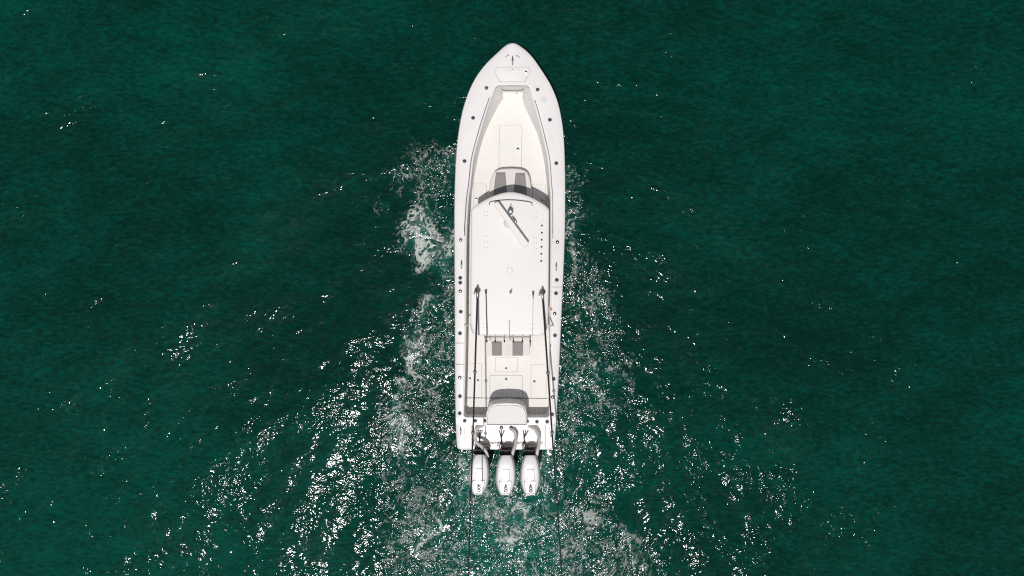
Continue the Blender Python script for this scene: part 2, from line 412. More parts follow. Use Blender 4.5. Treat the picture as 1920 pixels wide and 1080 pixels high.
FZ = ((Zw[i0, j0] * (1 - fi) + Zw[i1, j0] * fi) * (1 - fj) + (Zw[i0, j1] * (1 - fi) + Zw[i1, j1] * fi) * fj).reshape(FX.shape) + .006 + cover * .02
vi = np.arange(FX.size).reshape(FX.shape)
fq = np.stack([vi[:-1, :-1], vi[1:, :-1], vi[1:, 1:], vi[:-1, 1:]], -1).reshape(-1, 4)
cmax = np.max(cover.ravel()[fq], axis=1)
# none inside the hull
pxs = 960 + FX / GS; pys = 540 - FY / GS
ins = (pys < 838) & (pys > 90) & (np.abs(pxs - 955) < 84)
keep = (cmax > .04) & (~ins.ravel()[fq[:, 0]])
fq = fq[keep]; used, inv = np.unique(fq, return_inverse=True)
fco = np.stack([FX, FY, FZ], -1).reshape(-1, 3)[used].astype(np.float32)
fm = mesh_np('wake_foam', fco, inv.reshape(-1, 4).astype(np.int32)); attr(fm, 'cover', cover.ravel()[used])
m = bpy.data.materials.new('sea_foam'); m.use_nodes = True; n = m.node_tree; L = n.links; b = n.nodes['Principled BSDF']
b.inputs['Base Color'].default_value = (0.76, 0.80, 0.74, 1); b.inputs['Roughness'].default_value = .8
geo = N('ShaderNodeNewGeometry')
ca = at('cover'); fn = noise(45, 3, .7)
al = math_('MULTIPLY', ca, math_('ADD', math_('MULTIPLY', fn, .8), .40), True)
L.new(al, b.inputs['Alpha'])
bp = N('ShaderNodeBump'); bp.inputs['Distance'].default_value = .02; bp.inputs['Strength'].default_value = 1; L.new(fn, bp.inputs['Height']); L.new(bp.outputs[0], b.inputs['Normal'])
fm.materials.append(m)
fo = bpy.data.objects.new('wake_foam', fm); COL.objects.link(fo); fo['kind'] = 'stuff'
fo['label'] = 'white broken foam of the wake spreading along both sides and behind the boat'; fo['category'] = 'foam'
print('foam quads', len(fq))

# ================================================================== THE BOAT
boat = bpy.data.objects.new('fishing_boat', None); COL.objects.link(boat); boat.location = (0, 0, 0)
boat['label'] = 'long white open fishing boat with hardtop and three outboard motors on green water'
boat['category'] = 'boat'
ZF = 0.62
def zsheer(py): return 1.28 + .27 * max(0, (420 - py) / 338) ** 1.6
OL = [(82, 957), (83.5, 953), (88, 946), (100, 933), (112, 920), (125, 908), (148, 891.5), (178, 877.5), (212, 867), (248, 860.5), (290, 856), (350, 853.3), (420, 852.3), (500, 852.8), (600, 853.4), (700, 853.6), (760, 854.2), (800, 855.6), (836, 857.5), (840, 859), (843, 864)]
OR_ = [(82, 965), (83.5, 969), (88, 976), (97.5, 988), (112, 1001), (125, 1010), (137, 1018), (162, 1033), (195, 1046), (220, 1051.5), (248, 1055.5), (290, 1058), (350, 1059.2), (420, 1058.8), (500, 1056.3), (550, 1054), (600, 1051.7), (700, 1047.3), (800, 1041.6), (836, 1038.2), (840, 1037), (843, 1032)]
IL = [(161, 934), (162.5, 931), (165, 929), (181, 922), (200, 915), (248, 900), (305, 886), (347, 881.5), (372, 878), (400, 876), (440, 874), (500, 873.4), (600, 872.6), (700, 871), (775, 869.3), (780, 870.5), (783, 875)]
IR = [(161, 987), (162.5, 990), (165, 992), (181, 997), (200, 1003), (248, 1016), (305, 1028), (347, 1031), (372, 1033), (450, 1033), (540, 1032.3), (600, 1032), (700, 1031.4), (775, 1030.4), (780, 1029), (783, 1024)]
FL = [(161, 944), (171, 944), (183, 937), (216, 920), (250, 906), (302, 893.5), (355, 885), (400, 879.5), (450, 876.4), (600, 875.4), (700, 873.8), (775, 872), (783, 877)]
FR = [(161, 979), (171, 979), (183, 982), (216, 996), (250, 1010), (302, 1021), (355, 1026.5), (372, 1028), (450, 1031), (600, 1030), (700, 1029), (775, 1027.6), (783, 1022)]

YS = [82, 82.5, 83, 83.5, 84.2, 85, 86.4, 88, 90, 92, 94.7, 97.5, 101, 104, 108, 112, 116, 120, 124, 128, 132, 137, 142, 148, 152, 155, 158, 161]
YM = [161, 161.8, 162.5, 163.6, 165, 168, 172, 176, 181, 185, 190, 195, 200, 208, 216, 224, 232, 240, 248, 256, 265, 275, 285, 295, 305, 326, 347, 372, 400, 440, 480, 520, 560, 600, 650, 700, 740, 775, 780, 783]
YA = [783, 790, 800, 815, 832]
# ---- hull
bm = bmesh.new(); rows = []
ys = YS + YM[1:] + YA[1:] + [836, 840, 843]
stern_y = W(950, 843, 1.28).y
for py in ys:
    z = zsheer(py); pl = W(interp(OL, py), py, z); pr = W(interp(OR_, py), py, z); c = (pl + pr) / 2; hw = (pr.x - pl.x) / 2
    prof = [(1.0, 0, 0), (1.012, -.05, 0), (1.0, -.10, 0), (.975, -.35, .015), (.93, -.75, .035), (.86, -(z - .16), .06), (.80, -(z - .12) - .0, .062), (.42, -(z + .22), .085), (0, -(z + .5), .11)]
    row = []
    def pt(s, k, dz, rk):
        ln = (c.y - stern_y); return Vector((c.x + s * hw * k, stern_y + ln * (1 - rk), z + dz))
    for k, dz, rk in prof: row.append(bm.verts.new(pt(-1, k, dz, rk)))
    for k, dz, rk in prof[-2::-1]: row.append(bm.verts.new(pt(1, k, dz, rk)))
    rows.append(row)
for a, b_ in zip(rows[:-1], rows[1:]):
    for i in range(len(a) - 1): bm.faces.new((a[i], b_[i], b_[i + 1], a[i + 1]))
tl = [v.co.copy() for v in rows[-1]]; yy0 = tl[0].y; L0 = W(886, 843, 1.302); R0 = W(1022, 843, 1.302)
ex = [bm.verts.new(p) for p in (Vector((R0.x, yy0, 1.27)), Vector((R0.x, yy0, .86)), Vector((L0.x, yy0, .86)), Vector((L0.x, yy0, 1.27)))]
bm.faces.new(rows[-1] + ex)
hull = from_bm('hull', bm, HULLM, boat, True)
# ---- deck cap: foredeck, side decks, stern deck, all one moulding
bm = bmesh.new(); vm = {}
def V(p):
    k = (round(p.x, 4), round(p.y, 4), round(p.z, 4))
    if k not in vm: vm[k] = bm.verts.new(p)
    return vm[k]
US = [0, .02, .06, .14, .26, .4, .5, .6, .74, .86, .94, .98, 1]
def crown(u): return .045 * (1 - (2 * u - 1) ** 2) - .022 * (math.exp(-(u / .02) ** 2) + math.exp(-((1 - u) / .02) ** 2))
def span(a, b_, py, n=None, cr=True):
    z = zsheer(py); A = interp(a, py); B = interp(b_, py); r = []
    for u in US: r.append(V(W(A + (B - A) * u, py, z + (crown(u) if cr else 0))))
    return r
def edge_z(tab, py): return zsheer(py)
fr = []
for py in YS:
    z = zsheer(py); A = interp(OL, py); B = interp(OR_, py)
    fr.append([V(W(A + (B - A) * u, py, z + crown(u))) for u in US])
# last foredeck row runs outer-left .. outer-right across the opening front
for a, b_ in zip(fr[:-1], fr[1:]):
    for i in range(len(US) - 1): bm.faces.new((a[i], b_[i], b_[i + 1], a[i + 1]))
SU = [0, .03, .1, .3, .55, .8, .93, 1.0]
def side(tabO, tabI, ylist):
    rr = []
    for py in ylist:
        z = zsheer(py); A = interp(tabO, py); B = interp(tabI, py)
        base = crown((A and 0.0)); row = []
        for u in SU:
            hz = -.022 * math.exp(-(u / .04) ** 2) + .03 * math.sin(min(u, .9) * 1.6) * min(1, (py - 150) / 40 + .6) - (.02 if u == 1 else 0)
            row.append(V(W(A + (B - A) * u, py, z + hz)))
        rr.append(row)
    for a, b_ in zip(rr[:-1], rr[1:]):
        for i in range(len(SU) - 1): bm.faces.new((a[i], b_[i], b_[i + 1], a[i + 1]))
side(OL, IL, YM); side(OR_, IR, YM)
ZWELL = .90; WXL, WXR = 886, 1022
def lipz(u): return -.022 * math.exp(-(u / .06) ** 2)
ar = []
for py in [783, 790, 797]:
    A = interp(OL, py); B = interp(OR_, py)
    ar.append([V(W(A + (B - A) * u, py, 1.28 + .022 + lipz(u) + lipz(1 - u))) for u in US])
for a, b_ in zip(ar[:-1], ar[1:]):
    for i in range(len(US) - 1): bm.faces.new((a[i], b_[i], b_[i + 1], a[i + 1]))
for tab, xi in ((OL, WXL), (OR_, WXR)):
    rr = []
    for py in [797, 806, 815, 824, 832, 836, 838.5, 840.5, 842, 843]:
        A = interp(tab, py); row = [V(W(A + (xi - A) * u, py, 1.302 + lipz(u) - .01 * max(0, (u - .9) / .1) - .02 * max(0, (py - 838) / 5) ** 2)) for u in (0, .03, .1, .3, .6, .9, 1)]
        e_ = row[-1].co; row.append(V(Vector((e_.x, e_.y, .82)))); rr.append(row)
    for a, b_ in zip(rr[:-1], rr[1:]):
        for i in range(len(a) - 1): bm.faces.new((a[i], b_[i], b_[i + 1], a[i + 1]))
a0 = W(WXL, 797, 1.302); a1 = W(WXR, 797, 1.302)
bm.faces.new([V(a0), V(a1), V(Vector((a1.x, a1.y, .82))), V(Vector((a0.x, a0.y, .82)))])
me = bpy.data.meshes.new('deck'); bmesh.ops.recalc_face_normals(bm, faces=bm.faces[:])
for f in bm.faces:
    if f.normal.z < 0: f.normal_flip()
bm.to_mesh(me); bm.free()
deck = link('deck', me, GEL, boat, True)
# a faint smudge on the starboard foredeck
nt_ = GEL.node_tree; pb = nt_.nodes['Principled BSDF']; src = pb.inputs['Base Color'].links[0].from_socket
g_ = nt_.nodes.new('ShaderNodeNewGeometry'); vs = nt_.nodes.new('ShaderNodeVectorMath'); vs.operation = 'DISTANCE'
sp = W(1020, 187, zsheer(187)); vs.inputs[1].default_value = sp; nt_.links.new(g_.outputs['Position'], vs.inputs[0])
mr = nt_.nodes.new('ShaderNodeMapRange'); mr.interpolation_type = 'SMOOTHERSTEP'; mr.inputs['From Min'].default_value = 0; mr.inputs['From Max'].default_value = .16
mr.inputs['To Min'].default_value = .30; mr.inputs['To Max'].default_value = 0; nt_.links.new(vs.outputs['Value'], mr.inputs['Value'])
mxx = nt_.nodes.new('ShaderNodeMix'); mxx.data_type = 'RGBA'; nt_.links.new(mr.outputs[0], mxx.inputs['Factor']); nt_.links.new(src, mxx.inputs['A'])
mxx.inputs['B'].default_value = (.34, .33, .32, 1); nt_.links.new(mxx.outputs['Result'], pb.inputs['Base Color'])

# ---- cockpit liner (inner walls) and floor
bm = bmesh.new()
def wall(tabI, tabF):
    prev = None
    for py in YM:
        z = zsheer(py) - .022 + .03 * math.sin(1.44) * min(1, (py - 150) / 40 + .6)
        a = W(interp(tabI, py), py, z); f = W(interp(tabF, py), py, ZF)
        # keep the wall plumb fore and aft: the foot sits at the same y as the lip
        fx = f.x if True else 0; a2 = Vector((a.x, a.y, a.z - .07)); md = Vector((a.x * .35 + fx * .65, a.y, (a.z + ZF) / 2)); ft = Vector((fx, a.y, ZF - .01))
        r = [bm.verts.new(p) for p in (a, a2, md, ft)]
        if prev:
            for i in range(3): bm.faces.new((prev[i], r[i], r[i + 1], prev[i + 1]))
        prev = r
        ends.append((py, r))
ends = []; wall(IL, FL); lf, la = ends[0][1], ends[-1][1]; ends = []; wall(IR, FR); rf, ra = ends[0][1], ends[-1][1]
for A, B in ((lf, rf), (la, ra)):
    for i in range(3): bm.faces.new((A[i], B[i], B[i + 1], A[i + 1]))
from_bm('cockpit_liner', bm, INNER, boat)
bm = bmesh.new(); pts = []
def fwy(py): return W(960, py, zsheer(py)).y
fl = []
for py in YM:
    y = fwy(py); z = ZF
    fl.append((bm.verts.new((W(interp(FL, py), py, ZF).x - .06, y, ZF)), bm.verts.new((W(interp(FR, py), py, ZF).x + .06, y, ZF))))
for a, b_ in zip(fl[:-1], fl[1:]): bm.faces.new((a[0], b_[0], b_[1], a[1]))
for f in bm.faces: pass
from_bm('cockpit_floor', bm, NONSKID, boat)

# raised forward locker with its step, at the head of the cockpit
plate('forward_step', rounded([(941, 171), (979, 171), (982, 182), (938, 182)], 2), ZF, .68, INNER, boat, .02)
hinge = lathe_mesh('latch', [(.028, 0, 0), (.028, .006, 0), (.020, .008, 0), (.020, .005, 1), (.0001, .005, 1)], [STEEL, BLACK], 14)
def latch(px, py, z, parent, s=1.0): return place('latch', hinge, W(px, py, z), random.random() * 3, parent, s=s)
def hatch(name, pts, r, z, m=NONSKID, lat=None, gap=.7, h=.010, seam=SEAM, parent=boat, ls=1.0):
    p = rounded(pts, r) if r else pts
    o = plate(name, p, z - .02, z + h, m, parent, .004)
    plate('gasket', grow(p, gap), z - .02, z + .0035, seam, o, 0)
    if lat:
        for l in (lat if isinstance(lat, list) else [lat]): latch(l[0], l[1], z + h, o, ls)
    return o
latch(969, 176.3, .68, boat, .9)
def bent(name, pts, rad, m, parent=boat): return tube(name, [W(*p) for p in pts], rad, m, parent, 6)
bent('coaming_shadow_strip', [(936, 163.5, 1.2), (941, 167, 1.1), (945.5, 169.8, 1.0), (961, 170.4, 1.0), (977.5, 170.1, 1.0), (982, 167, 1.1), (986, 163.8, 1.2)], .012, SEAM)  # dark strip standing in for the shadow line under the bow coaming
# foredeck fittings
zb = lambda py: zsheer(py) + .045
bmh = [(932, 126), (990, 126), (994.5, 133.5), (984, 153), (937, 153), (927.5, 134)]
for tag_ in [0]:
    p = rounded(bmh, 3)
    def dz(x, y):
        a = interp(OL, y); b2 = interp(OR_, y); return zsheer(y) + crown((x - a) / (b2 - a))
    def draped(name, pts, lift, m, parent, n=10):
        """sheet lying on the crowned foredeck"""
        bm = bmesh.new(); cx = sum(q[0] for q in pts) / len(pts); cy = sum(q[1] for q in pts) / len(pts)
        rings = []
        for k in range(n + 1):
            t = k / n; rings.append([(cx + (q[0] - cx) * t, cy + (q[1] - cy) * t) for q in pts])
        vv = [[bm.verts.new(W(x, y, dz(x, y) + lift)) for x, y in rg] for rg in rings[1:]]
        c = bm.verts.new(W(cx, cy, dz(cx, cy) + lift)); Nn = len(pts)
        for i in range(Nn): bm.faces.new((c, vv[0][i], vv[0][(i + 1) % Nn]))
        for a, b2 in zip(vv[:-1], vv[1:]):
            for i in range(Nn): bm.faces.new((a[i], b2[i], b2[(i + 1) % Nn], a[(i + 1) % Nn]))
        edge = vv[-1]; dn = [bm.verts.new(v.co + Vector((0, 0, -lift - .01))) for v in edge]
        for i in range(Nn): bm.faces.new((edge[i], dn[i], dn[(i + 1) % Nn], edge[(i + 1) % Nn]))
        return from_bm(name, bm, m, parent)
    ah = draped('anchor_locker_hatch', p, .034, GEL, boat)
    draped('gasket', grow(p, .7), .022, SEAML, ah)
    latch(986.3, 135, dz(986, 135) + .034, ah, 1.25)
    place('latch', hinge, W(961, 131, dz(961, 131) + .034), 0, ah, s=.6)
# cleats and chocks
def cleat_mesh():
    bm = bmesh.new()
    ring_tube(bm, [(0, -.13, .035), (0, -.07, .045), (0, 0, .05), (0, .07, .045), (0, .13, .035)], [.009, .019, .024, .019, .009], 10)
    ring_tube(bm, [(0, -.045, 0), (0, -.045, .045)], .014, 8); ring_tube(bm, [(0, .045, 0), (0, .045, .045)], .014, 8)
    me = bpy.data.meshes.new('cleat'); bmesh.ops.recalc_face_normals(bm, faces=bm.faces[:]); bm.to_mesh(me); bm.free(); me.materials.append(DSTEEL)
    me.polygons.foreach_set('use_smooth', [True] * len(me.polygons)); return me
CM = cleat_mesh()
place('cleat', CM, W(961, 114, dz(961, 114)), 0, boat)
for x, y, a in [(951.2, 105, -58), (970.8, 106, 58)]:
    o = place('chock', CM, W(x, y, dz(x, y) - .01), R(a), boat, s=.52)
for x, y, a in [(865.3, 496, 0), (1043, 500, 0), (864, 808, 2), (1033.5, 811.5, -6)]:
    place('cleat', CM, W(x, y, zsheer(y) + .02), R(a), boat, s=.95)
# rod holders and caps on the gunwale
RH = lathe_mesh('rod_holder', [(.056, 0, 0), (.056, .008, 0), (.046, .014, 0), (.037, .010, 0), (.034, -.004, 1), (.030, .004, 1), (.0001, .008, 1)], [STEEL, BLACK], 20)
CAPM = lathe_mesh('rod_holder_cap', [(.050, 0, 1), (.050, .010, 1), (.040, .020, 1), (.016, .024, 1), (.014, .022, 0), (.0001, .024, 0)], [STEEL, BLACK], 20)
rl = [(912, 165), (887, 221), (871, 302), (864, 450), (863, 521), (863, 530), (863, 546), (864, 584.5), (862.5, 625), (862, 708), (862.5, 743), (862, 775),
      (1008, 168), (1031, 224.6), (1043, 306), (1045, 454), (1044, 525), (1042.5, 550), (1040, 588), (1040.5, 629), (1038, 710.5), (1036, 744.5), (1035.2, 777)]
for i, (x, y) in enumerate(rl):
    o = place('rod_holder', RH if i % 3 else CAPM, W(x, y, zsheer(y) + (.03 if y > 215 else .04)), random.random() * 6, boat, rx=R(random.uniform(-4, 4)), s=.98)
for i, (x, y) in enumerate([(871.3, 789), (891.2, 789), (909.5, 789), (988.5, 790), (1006.8, 790.7), (1025.8, 790.7)]):
    place('rod_holder', RH, W(x, y, 1.31), i, boat, s=.92)
for x, y in [(940, 802), (958.3, 802)]: place('deck_fitting', CAPM, W(x, y, ZWELL + .03), 0, boat, s=1.15)
# rub rail round the sheer
rr = [W(interp(OL, y), y, zsheer(y) - .045) for y in ys[::-1]] + [W(interp(OR_, y), y, zsheer(y) - .045) for y in ys]
tube('rub_rail', rr, .016, mat('rub_rail_grey', (.42, .41, .40), .4), boat, 6)
# thin moulding joints across the port gunwale (dive door) and to starboard
def seam_strip(name, pts, z, wd, m=SEAM, parent=boat):
    bm = bmesh.new()
    for (x0, y0), (x1, y1) in zip(pts[:-1], pts[1:]):
        a = W(x0, y0, z(y0) if callable(z) else z); b_ = W(x1, y1, z(y1) if callable(z) else z)
        d = (b_ - a).normalized(); s = Vector((-d.y, d.x, 0)) * wd; up = Vector((0, 0, .004))
        q = [a + s, a - s, b_ - s, b_ + s]; t = [bm.verts.new(p + up) for p in q]; dn = [bm.verts.new(p - up * 2) for p in q]
        bm.faces.new(t)
        for i in range(4): bm.faces.new((t[i], dn[i], dn[(i + 1) % 4], t[(i + 1) % 4]))
    return from_bm(name, bm, m, parent)
gz = lambda y: zsheer(y) + .034
for y in (643.5, 683.5): seam_strip('door_joint', [(855, y), (870, y)], gz, .006, SEAML)
seam_strip('door_joint', [(1035, 538.5), (1052, 538.5)], gz, .004, SEAML)
# grab rails along the coaming
def rail(tab, off, y0, y1, lift=.10):
    n_ = 26; P = []
    for k in range(n_ + 1):
        py = y0 + (y1 - y0) * k / n_; P.append(W(interp(tab, py) + off, py, zsheer(py) + .03 + lift))
    e0 = P[0] + Vector((0, .05, -lift)); e1 = P[-1] + Vector((0, -.05, -lift))
    o = tube('grab_rail', spline([e0] + P + [e1], 3), .0095, STEEL, boat, 8)
    for k in (0.5, 7, 13, 19, 25.5):
        i = int(k) ; p = P[min(i, n_)]
        tube('stanchion', [p + Vector((0, 0, -lift)), p], .011, STEEL, o, 8)
    return o
rail(IL, -3.6, 185, 439); rail(IR, 3.4, 189, 443)
# bright lip and shadow groove of the coaming bolster
def lip(tab, off, y0, y1, name='coaming_lip', z=.028, r=.012, m=INNER):
    P = [W(interp(tab, py) + off, py, zsheer(py) + z) for py in np.linspace(y0, y1, 50)]
    return tube(name, P, r, m, boat, 6)
lip(IL, .3, 165, 775); lip(IR, -.3, 165, 775)
tube('coaming_lip', [W(interp(IL, 165), 165, zb(165) - .02), W(934, 161, zb(161) - .01), W(961, 160.4, zb(161) + .0), W(987, 161, zb(161) - .01), W(interp(IR, 165), 165, zb(165) - .02)], .012, SEAML, boat, 6)

# ---- floor hatches
hatch('deck_hatch', [(936.5, 235), (978.5, 235), (977, 324), (936, 324)], [3, 3, 0, 0], ZF, lat=(971, 279.5), seam=SEAML, ls=1.5)
hatch('deck_hatch', [(889, 343), (911.5, 344), (911.5, 400), (889, 400)], [2, 4, 0, 0], ZF, lat=(893, 372.7), seam=SEAML, ls=1.2)
hatch('deck_hatch', [(998.5, 345.5), (1023, 345.5), (1023, 402), (998.5, 402)], [3, 3, 0, 0], ZF, lat=(1016.5, 375.5), seam=SEAML, ls=1.2)
hatch('deck_hatch', [(929, 670), (970.5, 670), (970.5, 697), (929, 697)], 4, ZF, lat=(949, 690.5), seam=SEAML, ls=1.1)
hatch('deck_hatch', [(918.8, 704), (979.5, 704), (979.5, 745), (918.8, 745)], [4, 4, 1, 1], ZF, lat=(949, 710.7), seam=SEAML, ls=1.3)
hatch('deck_hatch', [(876, 682), (903, 682), (903, 745), (876, 745)], [1, 4, 0, 0], ZF, lat=[(896, 713), (881, 709.3)], seam=SEAML, ls=1.2)
hatch('deck_hatch', [(996, 683.5), (1023.5, 683.5), (1023.5, 746), (996, 746)], [4, 3, 0, 0], ZF, lat=(1002, 715), seam=SEAML, ls=1.3)
seam_strip('floor_joint', [(874, 746.3), (1027, 747.3)], ZF + .012, .006, SEAM)

# ---- seat on the front of the console
so_ = [(917, 360), (919, 338), (925, 323), (935, 316.5), (957, 315), (978, 316.5), (989, 322), (994.5, 335), (996.5, 358), (996, 392), (917, 392)]
fseat = plate('forward_seat', rounded(so_, [0, 6, 6, 6, 6, 6, 6, 6, 2, 0, 0], 4), ZF, 1.05, VINYL, boat, .045, seg=4, smooth=False)
def pad(name, c4, z, parent, m=QUILT, nu=40, nv=44, q=7.0, h=.011):
    """quilted cushion: bilinear patch with stitched diamonds"""
    bm = bmesh.new(); g = []
    for i in range(nu + 1):
        row = []
        for j in range(nv + 1):
            u = i / nu; v = j / nv
            x = (c4[0][0] * (1 - u) + c4[1][0] * u) * (1 - v) + (c4[3][0] * (1 - u) + c4[2][0] * u) * v
            y = (c4[0][1] * (1 - u) + c4[1][1] * u) * (1 - v) + (c4[3][1] * (1 - u) + c4[2][1] * u) * v
            a = (x + y) * math.pi / q; b_ = (x - y) * math.pi / q
            e = min(1, min(u, 1 - u) * 9, min(v, 1 - v) * 12)
            hh = h * (abs(math.sin(a)) * abs(math.sin(b_))) ** .6 * e + .012 * e ** .5
            row.append(bm.verts.new(W(x, y, z + hh)))
        g.append(row)
    for i in range(nu):
        for j in range(nv): bm.faces.new((g[i][j], g[i + 1][j], g[i + 1][j + 1], g[i][j + 1]))
    ring = [g[i][0] for i in range(nu + 1)] + [g[nu][j] for j in range(1, nv + 1)] + [g[i][nv] for i in range(nu - 1, -1, -1)] + [g[0][j] for j in range(nv - 1, 0, -1)]
    dn = [bm.verts.new(v.co - Vector((0, 0, .02))) for v in ring]
    for i in range(len(ring)): bm.faces.new((ring[i], dn[i], dn[(i + 1) % len(ring)], ring[(i + 1) % len(ring)]))
    return from_bm(name, bm, m, parent, True)
pad('seat_pad', [(930, 323), (947.5, 323), (951.5, 372), (924, 372)], 1.05, fseat)
pad('seat_pad', [(967, 324), (984.5, 324), (988.5, 372), (961.5, 372)], 1.05, fseat)

# ---- console, windscreen, helm (mostly under the hardtop)
con = plate('console', rounded([(922, 392), (992, 392), (994, 470), (920, 470)], [8, 8, 3, 3]), ZF, 1.62, GEL, boat, .03)
plate('dash', rounded([(926, 440), (988, 440), (988, 466), (926, 466)], 2), 1.62, 1.70, mat('dash_black', (.02, .02, .022), .3), con, .01)
bmw = bmesh.new()
wp = [W(x, y, 1.60) for x, y in [(921, 440), (921, 405), (930, 394), (957, 391), (984, 394), (993, 405), (993, 440)]]
up = [p + Vector((0, -.18 * (1 if 0 < i < 6 else .2), .62)) for i, p in enumerate(wp)]
vv = [bmw.verts.new(p) for p in wp]; vu = [bmw.verts.new(p) for p in up]
vi2 = [bmw.verts.new(p + Vector((0, -.012, 0))) for p in wp]; vj = [bmw.verts.new(p + Vector((0, -.012, 0))) for p in up]
for i in range(6):
    bmw.faces.new((vv[i], vv[i + 1], vu[i + 1], vu[i])); bmw.faces.new((vi2[i + 1], vi2[i], vj[i], vj[i + 1])); bmw.faces.new((vu[i], vu[i + 1], vj[i + 1], vj[i]))
from_bm('windscreen', bmw, GLASSM, boat)
wc = W(957, 482, 1.45)
ring = [wc + Vector((math.cos(a) * .19, math.sin(a) * .06, math.sin(a) * .18)) for a in [2 * math.pi * k / 20 for k in range(20)]]
tube('steering_wheel', ring, .014, STEEL, boat, 8, close=True)
bench = plate('helm_bench', rounded([(911, 600), (993.5, 600), (993.5, 667), (911, 667)], [3, 3, 7, 2]), ZF, 1.30, VINYL, boat, .035, seg=3)
plate('backrest', rounded([(911, 632), (993.5, 632), (993.5, 639.5), (911, 639.5)], 2), 1.28, 1.36, VINYL, bench, .03, seg=3)
pad('seat_pad', [(922, 641), (940.5, 641), (940.5, 667), (923, 667)], 1.335, bench, q=6)
pad('seat_pad', [(961, 641), (980.5, 641), (980, 667), (961, 667)], 1.335, bench, q=6)
for x, y in [(890, 402), (1022, 402), (890, 600), (1022, 600), (890, 520), (1022, 520)]:
    a = W(x, y, 2.22); b_ = Vector((a.x * .93, a.y, ZF)); tube('hardtop_post', [b_, a], .03, ALU, boat, 10)

# ---- hardtop
ZT = 2.30
hp = []
for x in np.linspace(890, 1024, 28): hp.append((x, 360 + 27.5 * abs((x - 957.5) / 68.5) ** 1.75))
hp = [(883.6, 394), (884.5, 391.2), (886.5, 389.3)] + hp + [(1027.5, 389.6), (1029.3, 392), (1030, 396), (1029.8, 450), (1029, 540), (1027.5, 606), (1025, 618), (1020, 627.5), (1008, 629.5), (900, 629), (890, 626), (884.5, 617), (882, 606), (882.3, 540), (883, 450)]
bm = bmesh.new(); tv_ = []
def solid_crowned(name, pts, z0, z1, cr, m, parent, edge=.05):
    bm = bmesh.new(); cx = sum(q[0] for q in pts) / len(pts); ymin = min(q[1] for q in pts); ymax = max(q[1] for q in pts); cy = (ymin + ymax) / 2
    ts = [.15, .35, .55, .72, .85, .93, .96, .972, .984, .993, 1.0]; rings = []
    hx = max(abs(q[0] - cx) for q in pts); hy = (ymax - ymin) / 2
    for t in ts:
        rg = []
        for x, y in pts:
            X_ = cx + (x - cx) * t; Y_ = cy + (y - cy) * t
            z = z1 + cr * (1 - ((X_ - cx) / hx) ** 2) - edge * max(0, (t - .96) / .04) ** 2.2
            rg.append(bm.verts.new(W(X_, Y_, z)))
        rings.append(rg)
    c = bm.verts.new(W(cx, cy, z1 + cr)); Nn = len(pts)
    for i in range(Nn): bm.faces.new((c, rings[0][i], rings[0][(i + 1) % Nn]))
    for a, b2 in zip(rings[:-1], rings[1:]):
        for i in range(Nn): bm.faces.new((a[i], b2[i], b2[(i + 1) % Nn], a[(i + 1) % Nn]))
    dn = [bm.verts.new((v.co.x * .985, v.co.y, z0)) for v in rings[-1]]
    for i in range(Nn): bm.faces.new((rings[-1][i], dn[i], dn[(i + 1) % Nn], rings[-1][(i + 1) % Nn]))
    bm.faces.new(dn[::-1])
    return from_bm(name, bm, m, parent, True)
top = solid_crowned('hardtop', hp, 2.23, ZT, .035, HARD, boat, .035)
def ht(x): return ZT + .035 * (1 - ((x - 957) / 73) ** 2)
# thin curved bar across the front of the top
lb = spline([W(917.5, 383.5, ht(917)), W(918, 379.5, ht(918) + .05), W(924, 377.5, ht(924) + .06), W(940, 375.4, ht(940) + .06), W(957, 374.9, ht(957) + .06), W(975, 376, ht(975) + .06), W(992, 378.6, ht(992) + .06), W(997, 380.5, ht(997) + .05), W(997.5, 385.5, ht(997))], 5)
tube('light_bar', lb, .010, BLACK, top, 8)
# open array radar: pedestal and white beam
ped = lathe_mesh('radar_pedestal', [(.16, 0, 0), (.15, .08, 0), (.10, .16, 0), (.07, .22, 0), (.0001, .22, 0)], [HARD], 24)
place('radar_pedestal', ped, W(955, 419, ht(955) - .01), 0, top)
c4 = [(925, 381.5), (933.5, 377.5), (991.5, 456.5), (983, 466.5)]
plate('radar_beam', rounded(c4, 2), ZT + .22, ZT + .36, HARD, top, .022, seg=3)
# searchlight / horn dome with a whip
dome = lathe_mesh('dome', [(.085, 0, 0), (.088, .03, 0), (.075, .075, 0), (.045, .105, 0), (.0001, .115, 0)], [STEEL], 24)
o = place('searchlight', dome, W(957.5, 395, ht(957) - .005), 0, top); o.scale = (.95, 1.35, 1)
tube('whip', [W(957.5, 389, ht(957) + .08), W(957.8, 386, ht(957) + .13), W(957.5, 383, ht(957) + .16)], .008, BLACK, top, 6)
tube('horn', spline([W(961, 405, ht(961) + .02), W(965, 411, ht(965) + .05), W(968, 418, ht(968) + .03)], 5), [.02] * 3 + [.025] * 4 + [.035] * 4, STEEL, top, 10)
